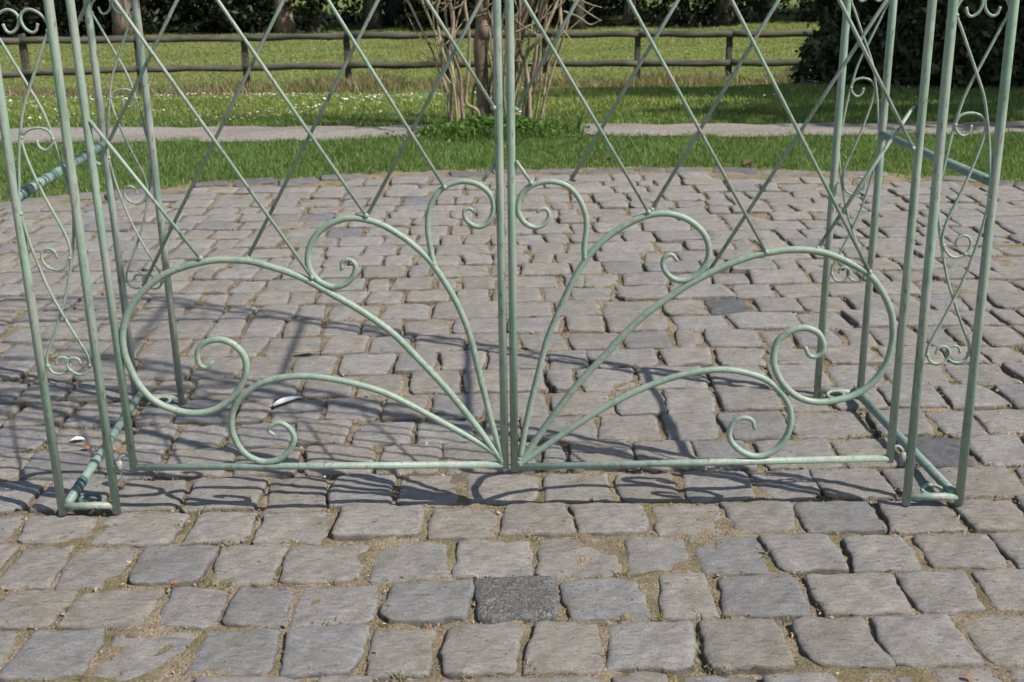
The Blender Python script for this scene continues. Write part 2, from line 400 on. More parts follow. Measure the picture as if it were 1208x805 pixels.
ASPH = np.array((0.13, 0.125, 0.122)); SLATE = np.array((0.135, 0.14, 0.155))
dark_pts = [(ground(863, 363)[:2], SLATE), (ground(1105, 527)[:2], SLATE), (ground(610, 705)[:2], ASPH), (ground(407, 275)[:2], (0.215, 0.215, 0.235)),
            (ground(376, 252)[:2], (0.225, 0.225, 0.245)), (ground(495, 233)[:2], (0.235, 0.235, 0.25)), (ground(250, 470)[:2], SLATE * 1.2)]
for r in range(len(ALL) - 1):
    f0, f1 = ALL[r], ALL[r + 1]
    ym = float(f0(0.0) + f1(0.0)) / 2
    hw = float(half_w(ym)) + 0.3
    J = []
    if i0 <= r < i0 + len(JOINTS):
        li = r - i0
        for xp in JOINTS[li]:
            yp = 0.5 * (np.interp(xp, LX, LINES[li]) + np.interp(xp, LX, LINES[li + 1]))
            J.append(ground(xp, yp)[0])
    if not J:
        for dp, dc in dark_pts:
            if float(f0(dp[0])) < dp[1] < float(f1(dp[0])): J = [dp[0] - 0.095, dp[0] + 0.095]; break
    if not J: J = [random.uniform(-0.1, 0.1)]
    mean = 0.185
    while J[0] > -hw: J.insert(0, J[0] - mean * random.choice([0.62, 0.8, 0.95, 1.05, 1.2, 1.42]) * random.uniform(0.92, 1.08))
    while J[-1] < hw: J.append(J[-1] + mean * random.choice([0.62, 0.8, 0.95, 1.05, 1.2, 1.42]) * random.uniform(0.92, 1.08))
    for x0, x1 in zip(J[:-1], J[1:]):
        xm = (x0 + x1) / 2
        yl = float(f0(xm)); yh = float(f1(xm))
        if math.hypot(xm - CC[0], yh - CC[1]) > CR - 0.17: continue
        gx0, gx1 = random.uniform(0.0015, 0.0085), random.uniform(0.0015, 0.0085)
        if random.random() < 0.12: gx0 += random.uniform(0.005, 0.018)
        gy0, gy1 = random.uniform(0.002, 0.0105), random.uniform(0.002, 0.0105)
        sk = random.gauss(0, 0.005); sk2 = random.gauss(0, 0.005)
        rg = lambda: max(-0.007, min(0.007, random.gauss(0, 0.004)))
        a0, a1 = x0 + gx0, x1 - gx1
        c00 = np.array([a0 - sk + rg(), f0(a0) + gy0 + rg()]); c10 = np.array([a1 - sk2 + rg(), f0(a1) + gy0 + rg()])
        c11 = np.array([a1 + sk2 + rg(), f1(a1) - gy1 + rg()]); c01 = np.array([a0 + sk + rg(), f1(a0) - gy1 + rg()])
        col = col_stone(); rough = 1.0; alpha = 1.0
        for dp, dc in dark_pts:
            if x0 < dp[0] < x1 and yl < dp[1] < yh: col = np.array(dc); rough = 0.9; alpha = 0.0 if dc is ASPH else 1.0
        res = 14 if ym < 2.9 else (11 if ym < 4.2 else 7)
        stone(c00, c10, c11, c01, res, np.append(col, alpha), rough)
        if abs(xm) < hw:
            for _ in range(3): JPTS.append((x0 + random.gauss(0, 0.006), random.uniform(yl, yh)))
            for _ in range(4): JPTS.append((random.uniform(x0, x1), None, f1))
# the edging course along the lawn
th = 0.2
while th < math.pi - 0.2:
    ln = random.uniform(0.18, 0.34); d = ln / CR; dep = random.uniform(0.12, 0.2)
    p = lambda a, rr: CC + rr * np.array([math.cos(a), math.sin(a)])
    g_ = 0.008 / CR; ro = CR + random.gauss(0, 0.04); ri = ro - dep
    a, b = th + d - g_, th + g_
    if abs(p(th, CR)[0]) < half_w(p(th, CR)[1]) + 0.4:
        col = random.choice([np.array((0.20, 0.195, 0.195)), np.array((0.24, 0.225, 0.21)), np.array((0.165, 0.165, 0.175))]) * random.uniform(0.9, 1.1)
        if random.random() < 0.85: stone(p(a, ri), p(b, ri), p(b, ro), p(a, ro), 7, np.append(col, 1.0), 1.0, random.uniform(-0.012, 0.002))
    th += d
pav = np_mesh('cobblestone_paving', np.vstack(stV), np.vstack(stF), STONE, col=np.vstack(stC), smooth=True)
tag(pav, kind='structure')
# sand between the stones
gx = np.arange(-5.6, 5.61, 0.028); gy = np.arange(0.5, 8.0, 0.028)
X, Y = np.meshgrid(gx, gy)
X = X + rng.normal(0, 0.006, X.shape); Y = Y + rng.normal(0, 0.006, X.shape)
Z = -0.0125 - 0.0075 * 0.45 * sstep(2.6, 3.4, Y) + 0.007 * wob(X, Y, 3, 0.7) + 0.007 * wob(X, Y, 5, 2.1) + rng.normal(0, 0.0025, X.shape)
idx = np.arange(X.size).reshape(X.shape)
q = np.stack([idx[:-1, :-1], idx[:-1, 1:], idx[1:, 1:], idx[1:, :-1]], -1).reshape(-1, 4)
Pxy = np.stack([X, Y], -1).reshape(-1, 2)
ok = (np.hypot(Pxy[:, 0] - CC[0], Pxy[:, 1] - CC[1]) < CR + 0.06) & (abs(Pxy[:, 0]) < half_w(Pxy[:, 1]) + 0.3)
q = q[ok[q].all(1)]
sand = np_mesh('joint_soil', np.concatenate([Pxy, Z.reshape(-1, 1)], 1), q, SAND, smooth=True); tag(sand, kind='structure')

# ------------------------------------------------------------------ small loose cover
def blades(xy, z, hgt, wid, lean, cols, name, mat, **tags):
    n = len(xy); a = rng.uniform(0, 2 * math.pi, n); la = rng.uniform(0, 2 * math.pi, n)
    hgt = np.broadcast_to(hgt, n); wid = np.broadcast_to(wid, n)
    dx, dy = np.cos(a) * wid / 2, np.sin(a) * wid / 2
    ln = rng.uniform(0.2, 1, n) * lean * hgt
    mx, my = np.cos(la) * ln, np.sin(la) * ln
    V = np.zeros((n, 5, 3))
    V[:, 0] = np.stack([xy[:, 0] - dx, xy[:, 1] - dy, z], -1); V[:, 1] = np.stack([xy[:, 0] + dx, xy[:, 1] + dy, z], -1)
    V[:, 2] = np.stack([xy[:, 0] + dx * .75 + mx * .35, xy[:, 1] + dy * .75 + my * .35, z + hgt * .55], -1)
    V[:, 3] = np.stack([xy[:, 0] - dx * .75 + mx * .35, xy[:, 1] - dy * .75 + my * .35, z + hgt * .55], -1)
    V[:, 4] = np.stack([xy[:, 0] + mx, xy[:, 1] + my, z + hgt * rng.uniform(.8, 1, n)], -1)
    b = np.arange(n)[:, None] * 5
    F3 = np.concatenate([b + np.array([[0, 1, 2]]), b + np.array([[0, 2, 3]]), b + np.array([[3, 2, 4]])])
    o = np_mesh(name, V.reshape(-1, 3), F3, mat, col=np.repeat(cols, 5, 0))
    tag(o, **tags); return o
def mixcol(n, a, b, c=None, pc=0.1):
    t = rng.uniform(0, 1, (n, 1)); r = np.array(a) * (1 - t) + np.array(b) * t
    if c is not None:
        m = rng.uniform(0, 1, n) < pc; r[m] = np.array(c) * rng.uniform(0.8, 1.2, (m.sum(), 1))
    return r
MOUND = (-0.1, 9.3, 0.66, 0.32)
def in_mound(xy): return (((xy[:, 0] + 0.08) / 0.66) ** 2 + ((xy[:, 1] - 9.5) / 0.5) ** 2) < 1 + 0.35 * wob(xy[:, 0], xy[:, 1], 41)
# near lawn
n = 330000
xy = np.stack([rng.uniform(-6, 6, n), rng.uniform(4.6, 10.6, n)], -1)
r_ = np.hypot(xy[:, 0] - CC[0], xy[:, 1] - CC[1])
xy = xy[(r_ > CR - 0.01 + 0.10 * wob(xy[:, 0], xy[:, 1], 7, 0.6) + 0.05 * wob(xy[:, 0], xy[:, 1], 8, 2.3)) & (abs(xy[:, 0]) < half_w(xy[:, 1])) & (~on_path(xy[:, 0], xy[:, 1], 0.0) | in_mound(xy) | ((rng.uniform(0, 1, len(xy)) < 0.22) & ~on_path(xy[:, 0], xy[:, 1], 0.09)))]
n = len(xy); r_ = np.hypot(xy[:, 0] - CC[0], xy[:, 1] - CC[1])
cl = wob(xy[:, 0], xy[:, 1], 9, 0.8)
h_ = rng.uniform(0.018, 0.05, n) * (1 + 0.35 * cl) * np.clip((r_ - CR) * 4 + 0.35, 0.35, 1)
c_ = mixcol(n, (0.085, 0.162, 0.038), (0.195, 0.28, 0.085), (0.32, 0.31, 0.16), 0.09) * (1 + 0.22 * cl[:, None])
blades(xy, terrain(xy[:, 0], xy[:, 1]) - 0.024, h_ + 0.012, rng.uniform(0.004, 0.008, n), 0.8, c_, 'lawn_grass', GRASS, label='short green lawn grass between the cobbles and the gravel path', cat='grass', kind='stuff')
# far lawn
n = 260000
xy = np.stack([rng.uniform(-10.5, 10.5, n), rng.uniform(9.3, 19.8, n)], -1)
xy = xy[(abs(xy[:, 0]) < half_w(xy[:, 1])) & (xy[:, 1] > np.interp(xy[:, 0], FARP[:, 0], FARP[:, 1]) - 0.02)]
n = len(xy); cl = wob(xy[:, 0], xy[:, 1], 12, 0.35)
c_ = mixcol(n, (0.19, 0.245, 0.055), (0.32, 0.37, 0.11), (0.32, 0.31, 0.15), 0.08) * (1 + 0.16 * cl[:, None])
blades(xy, terrain(xy[:, 0], xy[:, 1]) - 0.025, rng.uniform(0.02, 0.05, n) + 0.012, rng.uniform(0.008, 0.016, n), 0.9, c_, 'daisy_lawn_grass', GRASS, label='mown grass lawn beyond the gravel path running up to the fence', cat='grass', kind='stuff')
# field
n = 120000
xy = np.stack([rng.uniform(-20, 20, n), rng.uniform(19.5, 34.5, n)], -1); xy = xy[abs(xy[:, 0]) < half_w(xy[:, 1])]
n = len(xy); cl = wob(xy[:, 0] * .3, xy[:, 1], 14, 0.4)
c_ = mixcol(n, (0.20, 0.245, 0.07), (0.32, 0.35, 0.13), (0.40, 0.35, 0.21), 0.2) * (1 + 0.25 * cl[:, None])
blades(xy, terrain(xy[:, 0], xy[:, 1]) - 0.03, rng.uniform(0.03, 0.06, n), rng.uniform(0.015, 0.035, n), 0.9, c_, 'field_grass', GRASS, label='pale grazed pasture grass behind the wooden rail fence', cat='grass', kind='stuff')
# dry grass at the fence
def fence_Y(x): return np.interp(x, [-9, -4.5, 8], [18.2, 19.9, 20.0])
n = 26000
xx = rng.uniform(-11, 11, n); yy = fence_Y(xx) + rng.normal(-0.25, 0.3, n)
xy = np.stack([xx, yy], -1); cl = wob(xx, xx * 0, 17, 0.5)
keep = rng.uniform(0, 1, n) < 0.75 + 0.4 * cl; xy = xy[keep]; cl = cl[keep]; n = len(xy)
c_ = mixcol(n, (0.26, 0.19, 0.12), (0.50, 0.385, 0.25), (0.15, 0.19, 0.06), 0.34)
blades(xy, terrain(xy[:, 0], xy[:, 1]) - 0.03, rng.uniform(0.07, 0.27, n) * (1 + 0.4 * cl), rng.uniform(0.008, 0.02, n), 0.7, c_, 'dry_grass', GRASS, label='strip of tall dry tan grass along the foot of the fence', cat='dry grass', kind='stuff')
# daisies on the far lawn
n = 34000
xy = np.stack([rng.uniform(-8.5, 4.5, n), rng.uniform(10.0, 17.5, n)], -1)
cl = wob(xy[:, 0], xy[:, 1], 21, 0.33) + 0.6 * wob(xy[:, 0], xy[:, 1], 22, 1.1)
keep = (cl > -0.05) & (rng.uniform(0, 1, n) < np.where(xy[:, 0] < 0.2, 0.3, 0.04)) & (xy[:, 1] > np.interp(xy[:, 0], FARP[:, 0], FARP[:, 1]) + 0.08) & (abs(xy[:, 0]) < half_w(xy[:, 1]))
xy = xy[keep]; n = len(xy)
ang = np.arange(7) * 2 * math.pi / 7
z = terrain(xy[:, 0], xy[:, 1]) + rng.uniform(0.03, 0.05, n); rad = rng.uniform(0.007, 0.0135, n)
V = np.zeros((n, 8, 3)); tl = rng.normal(0, 0.35, (n, 2))
tl[:, 1] -= 0.35
for k in range(7):
    ox, oy = rad * math.cos(ang[k]), rad * math.sin(ang[k])
    V[:, k] = np.stack([xy[:, 0] + ox, xy[:, 1] + oy, z - (ox * tl[:, 0] - oy * tl[:, 1]) * 0.9], -1)
V[:, 7] = np.stack([xy[:, 0], xy[:, 1], z + 0.004], -1)
b = np.arange(n)[:, None] * 8
F3 = np.concatenate([b + np.array([[k, (k + 1) % 7, 7]]) for k in range(7)])
cD = np.tile(np.array([[0.80, 0.80, 0.78]] * 7 + [[0.75, 0.65, 0.35]]), (n, 1))
tag(np_mesh('daisies', V.reshape(-1, 3), F3, FLAKE, col=cD), label='small white daisies scattered over the lawn beyond the path', cat='daisies', kind='stuff')
# weeds and litter in the joints
jp = np.array([(p[0], p[1] if p[1] is not None else float(p[2](p[0])) + random.gauss(0, 0.006)) for p in JPTS])
jp = jp[np.hypot(jp[:, 0] - CC[0], jp[:, 1] - CC[1]) < CR - 0.1]
cl = wob(jp[:, 0], jp[:, 1], 31, 0.45) + 0.8 * wob(jp[:, 0], jp[:, 1], 33, 1.7)
tuft = jp[(cl > 0.3) & (rng.uniform(0, 1, len(jp)) < 0.6)]
reps = 9
xy = np.repeat(tuft, reps, 0) + rng.normal(0, 0.007, (len(tuft) * reps, 2)); n = len(xy)
c_ = mixcol(n, (0.13, 0.135, 0.04), (0.27, 0.25, 0.10), (0.36, 0.29, 0.17), 0.4)
blades(xy, np.full(n, -0.014), rng.uniform(0.006, 0.026, n), rng.uniform(0.0015, 0.0045, n), 1.6, c_, 'joint_weeds', GRASS, label='tiny mossy weeds growing in the joints between the cobbles', cat='weeds', kind='stuff')
m = jp[rng.uniform(0, 1, len(jp)) < 0.95]; m = np.repeat(m, 7, 0) + rng.normal(0, 0.012, (len(m) * 7, 2)); n = len(m)
sz = rng.uniform(0.001, 0.0030, n) * np.where(rng.uniform(0, 1, n) < 0.12, 2.0, 1.0); a = rng.uniform(0, 6.28, n); asp = rng.uniform(0.25, 0.8, n)
ux, uy = np.cos(a) * sz, np.sin(a) * sz; vx, vy = -np.sin(a) * sz * asp, np.cos(a) * sz * asp
zc = -0.0085 + rng.normal(0, 0.003, n); zt = rng.normal(0, 0.5, (n, 2)) * sz[:, None]
V = np.stack([np.stack([m[:, 0] + s * ux + t * vx, m[:, 1] + s * uy + t * vy, zc + s * zt[:, 0] + t * zt[:, 1]], -1) for s, t in ((-1, -.6), (1, -1), (.8, 1), (-1, .7))], 1)
cL = mixcol(n, (0.12, 0.085, 0.055), (0.46, 0.37, 0.25), (0.30, 0.14, 0.08), 0.06)
tag(np_mesh('joint_litter', V.reshape(-1, 3), np.arange(n * 4).reshape(n, 4), FLAKE, col=np.repeat(cL, 4, 0)), label='crumbs of dry litter and grit lying in the cobble joints', cat='litter', kind='stuff')

# ------------------------------------------------------------------ the pavilion
A = ground(105.5, 606); B = ground(1100, 595)
def make_plane(A, B):
    t = (B - A) / np.linalg.norm(B - A); n = np.array([t[1], -t[0], 0.0])
    def f(px, py, off=0.0):
        d = ray(px, py); k = ((A - n * off - ORG) @ n) / (d @ n); return ORG + k * d
    return f, t, n
front, T, N = make_plane(A, B)
rear, T2, N2 = make_plane(ground(188, 476), ground(988.5, 469.8))
TOP = 3.3
pav_o = empty('garden_pavilion', (0.0, 3.2, 0.0))
tag(pav_o, 'tall pale green metal garden pavilion with scrolled double gate on the cobbles', 'pavilion')
def leg_line(pl, base, top):
    b = ground(*base); b[2] = 0; t = pl(*top); d = (t - b) / (t[2] - b[2])
    return lambda z: b + d * (z if z < 1.4 else 1.4) + np.array([0, 0, max(0, z - 1.4)]) * 1.0
LEGS = [(leg_line(front, (138, 605), (57, 0)), leg_line(front, (74.5, 606.5), (-17, 0)), PAINT),
        (leg_line(front, (1069, 595), (1125, 0)), leg_line(front, (1131, 595), (1196.5, 0)), PAINT),
        (leg_line(rear, (214.5, 477), (159.5, 0)), leg_line(rear, (161, 475), (102.5, 0)), PAINT_OLD),
        (leg_line(rear, (963.5, 468.5), (1000, 0)), leg_line(rear, (1014, 471), (1054, 0)), PAINT)]
# ornament traced on the right front leg as (fraction inner->outer, height)
fi, fo = LEGS[1][0], LEGS[1][1]
def uv(p):
    P = front(*p); z = P[2]; i, o = fi(z), fo(z)
    return ((P - i) @ T / ((o - i) @ T), z)
ROD = [(1180.5, 8), (1177, 16), (1171.5, 19), (1165, 14.5), (1162, 5), (1165, -4), (1175, -9), (1186, -3), (1191.5, 8), (1190, 17), (1181, 33), (1168, 57), (1153.5, 84), (1138.5, 113),
       (1128.5, 142), (1121, 168), (1113.5, 200), (1109, 217), (1107, 236), (1108, 262), (1111, 290), (1117, 325), (1123, 347), (1132, 375), (1141, 400), (1143.5, 409), (1142.6, 418), (1137, 426), (1128.7, 428.4),
       (1120.5, 425), (1116.5, 418), (1119, 411.5), (1124, 408.5), (1131, 410), (1132.8, 417)]
ESS = [(1146, 147.5), (1143.5, 156), (1136, 160.5), (1129, 155), (1127, 147.5), (1132, 137.5), (1143.5, 133.5), (1156, 136), (1163, 144), (1162, 155), (1156, 175), (1146, 200), (1136, 222.5), (1126, 242.5),
       (1116, 264), (1112, 280), (1113, 290), (1118.5, 300), (1127, 304), (1138.5, 300), (1145, 290), (1143.5, 281), (1137, 278), (1130, 282), (1127, 290)]
ROD_uv = [uv(p) for p in ROD]; ESS_uv = [uv(p) for p in ESS]
zmid = [0.5 * (ROD_uv[12][1])]
for k, (inn, out, pm) in enumerate(LEGS):
    m = MB()
    for L in (inn, out): m.tube([L(0.0), L(0.7), L(1.4), L(2.4), L(TOP)], 0.0113, 14)
    for zb in (0.022, TOP - 0.02):
        m.tube([inn(zb), out(zb)], 0.0098, 12)
    leg = m.build('leg', pm, pav_o, origin=(inn(0) + out(0)) / 2)
    yoff = np.array([0, 0.0, 0])
    for pan in range(3):
        dz = pan * 1.03
        if pan == 2 and TOP < 3.2: break
        def P(u, z): return inn(z + dz) + u * (out(z + dz) - inn(z + dz))
        for s, fr in ((0, -0.002), (1, 0.003)):
            mm = MB()
            pts = [P(1 - u if s else u, z) - N * -fr for u, z in ROD_uv]
            mm.tube(pts, 0.0036, 8, True, 4)
            for j in (9, 18, 26): mm.ball(pts[j] + (np.array(out(0)) - inn(0)) * 0.0, 0.006)
            mm.build('scroll_rod', pm, leg)
        mm = MB(); pts = [P(u, z) for u, z in ESS_uv]; mm.tube(pts, 0.0036, 8, True, 4)
        for j in (8, 4, 19, 16): mm.ball(pts[j], 0.0054)
        mm.build('s_scroll', pm, leg)
    # ground anchor lug behind the foot bar
    mm = MB(); c = inn(0.026) * 0.45 + out(0.026) * 0.55 + np.array([0, 0.03, 0.0])
    if k >= 2: c = inn(0.026) * 0.62 + out(0.026) * 0.38 + np.array([0, -0.026, -0.006])
    a = np.linspace(0, 2 * math.pi, 17)[:-1]
    ring = [c + np.array([0.026 * math.cos(t), 0.017 * math.sin(t), 0.006 * math.sin(t)]) for t in a]; ring.append(ring[0]); ring.append(ring[1])
    mm.tube(ring, 0.0055, 8, cap=False); mm.build('anchor_lug', TEAL if k == 0 else pm, leg)
    if k in (0, 1):
        pass
# floor bars and side rails
for s, (fl, bl) in enumerate(((LEGS[0], LEGS[2]), (LEGS[1], LEGS[3]))):
    f_, b_ = fl[1], bl[1]
    off = np.array([0.016 if s == 0 else -0.016, 0, 0])
    m = MB(); P0, P1 = f_(0.03) + off, b_(0.03) + off
    m.tube([P0, P1], 0.0125, 12); bar = m.build('floor_bar', PAINT_RAIL, pav_o, origin=P0)
    if s == 0:
        for t, wd in ((0.10, 0.008), (0.135, 0.009), (0.165, 0.008), (0.42, 0.007), (0.74, 0.02)):
            c = P0 + (P1 - P0) * t; d = (P1 - P0) / np.linalg.norm(P1 - P0)
            mm = MB(); mm.tube([c - d * wd, c + d * wd], 0.0142, 12); mm.build('binding_ring', TEAL, bar)
    for zr in (0.842, 1.65, 2.49, 3.28):
        P0, P1 = f_(zr), b_(zr)
        m = MB(); m.tube([P0, P1], 0.0135 if s == 0 else 0.012, 12)
        rail = m.build('side_rail', PAINT_RAIL, pav_o, origin=P0)
        if s == 0 and zr < 1:
            for t, wd in ((0.05, 0.016), (0.16, 0.006), (0.24, 0.005), (0.33, 0.012), (0.5, 0.004), (0.74, 0.006), (0.9, 0.012)):
                c = P0 + (P1 - P0) * t; d = (P1 - P0) / np.linalg.norm(P1 - P0)
                mm = MB(); mm.tube([c - d * wd, c + d * wd], 0.0151, 12); mm.build('binding_ring', TEAL, rail)
# roof: top beams and curved ribs to a crown (above the picture; it casts the roof shadows)
corners = [LEGS[0][1](TOP), LEGS[1][1](TOP), LEGS[3][1](TOP), LEGS[2][1](TOP)]
for a, b in ((0, 1), (3, 2)):
    m = MB(); m.tube([corners[a], corners[b]], 0.011, 10); m.build('top_beam', PAINT, pav_o)
apex = sum(corners) / 4 + np.array([0, 0, 0.55])
for c in corners:
    m = MB(); mid = (c + apex) / 2 + np.array([0, 0, 0.16]); m.tube([c, mid, apex], 0.010, 10, True, 8); m.build('roof_rib', PAINT, pav_o)
m = MB(); m.ball(apex + np.array([0, 0, 0.03]), 0.05); m.build('roof_finial', PAINT, pav_o)

def added_transom(a_, b_, pm):  # unseen guessed lattice panel, added for its shadows on the paving
    z0, z1 = 2.47, TOP - 0.02
    m = MB(); m.tube([a_(z0), b_(z0)], 0.0105, 12)
    tr = m.build('added_transom', pm, pav_o)
    w_ = np.linalg.norm(b_(z0) - a_(z0)); nb_ = 7
    Pt = lambda u, z: a_(z) + (b_(z) - a_(z)) * u
    for i in range(-2, nb_):
        for sgn in (1, -1):
            u0, u1 = i / nb_, (i + 2) / nb_; q0, q1 = max(u0, 0), min(u1, 1)
            if sgn < 0: u0, u1 = 1 - u0, 1 - u1; q0, q1 = 1 - q0, 1 - q1
            f = lambda q: z0 + (z1 - z0) * (q - u0) / (u1 - u0)
            m = MB(); m.tube([Pt(q0, f(q0)), Pt(q1, f(q1))], 0.0045, 8); m.build('lattice_rod', pm, tr)
added_transom(LEGS[0][0], LEGS[1][0], PAINT); added_transom(LEGS[2][0], LEGS[3][0], PAINT_OLD)
# ---- gate leaves
L_S1 = [(592, 545), (589, 539), (571, 526), (548, 513), (499, 486), (455, 464), (411, 451), (370, 444.5), (337.5, 445), (313, 450.5), (292, 462), (277, 480), (273, 501), (277, 517.5), (286, 532), (298, 541), (313, 545), (329, 542), (341, 532), (347, 517.5), (341, 505), (330, 499), (321, 502), (317, 508), (322.5, 512.6)]
L_S2 = [(592, 543), (585, 534), (571, 515), (548, 485), (520.6, 452), (493, 423), (463, 393), (427, 367.5), (389.5, 346), (352, 326), (302, 310), (275, 307), (250, 307.5), (220, 314), (192.5, 325), (170, 342.5), (153, 365), (145, 390), (146, 412), (152, 431), (164, 454), (180, 471), (202, 482.5), (229.5, 487.5), (254, 483), (275, 468), (288, 447), (290, 426), (281, 411), (268, 402.7), (254, 400.8), (240, 405.5), (233, 416), (235, 429), (243, 434), (250, 428)]
L_S3 = [(592, 540), (589, 528), (581, 502), (571, 463), (564, 435.5), (555.5, 400), (544.5, 370), (532, 345), (512, 314), (497, 297.5), (477, 281), (452, 266), (432, 259.5), (412, 257.5), (392, 263), (376, 274), (366, 290), (363, 307.5), (368, 323), (379.5, 334), (394.5, 338.5), (409.5, 334), (418, 323), (419, 312.5), (412, 306.5), (404, 309), (403, 317.5)]
L_S4 = [(511.5, 311), (508, 295), (504.5, 270), (506, 250), (511, 236), (522, 222.5), (537, 215.5), (552, 214.5), (567, 219.5), (579, 231), (582.5, 246), (578, 260), (567, 267.5), (556, 265), (548.5, 257), (548, 249), (553.5, 246), (559.5, 250)]
R_S1 = [(613, 547), (620, 543), (658.6, 516), (708, 484), (751.5, 461.5), (795, 445), (836, 437), (863.6, 437), (888, 442), (905, 449), (918, 460), (929, 475), (933, 493), (929, 512), (918, 528), (903, 536.6), (888, 538), (872, 531), (861.5, 519), (861, 506.5), (869, 495.6), (880, 493), (888, 497), (889.5, 505)]
R_S2 = [(613, 545), (620, 536.6), (645, 501), (680.5, 454.6), (713, 420), (731, 400), (759, 373), (794, 347.5), (824, 329), (859, 312.5), (886.5, 302.5), (910, 297.5), (931, 295), (956, 295.5), (981, 301), (1006, 312.5), (1026, 325), (1041, 345), (1051, 367.5), (1053.5, 388), (1052, 407), (1045, 430), (1029, 452), (1009, 465.5), (988, 472), (966, 474.6), (944, 469.7), (926, 456), (914.5, 436), (912.5, 419), (917, 404), (924.5, 396), (936, 389), (951, 387), (965, 393), (971, 405), (970, 415), (962, 421), (954, 419), (950.5, 411)]
R_S3 = [(613.5, 541), (619, 509), (628.6, 465.6), (639.5, 422), (646, 399), (658, 370), (674, 335), (694, 302.5), (716.5, 280), (741.5, 264), (764, 254.5), (786.5, 252), (809, 258), (826.5, 271), (835, 286), (836, 302.5), (829, 317.5), (816.5, 328), (801.5, 331), (789, 325.5), (782, 314), (784, 304), (792, 300.5), (798.5, 307)]
R_S4 = [(690, 304), (689, 292.5), (691.5, 272.5), (691, 255), (684, 236), (671.5, 221), (654, 214.5), (636.5, 215.5), (620, 224), (612, 237.5), (611.5, 251), (619, 263), (631.5, 268.5), (642, 264.5), (648, 255), (644.5, 247), (638, 247), (634, 250)]
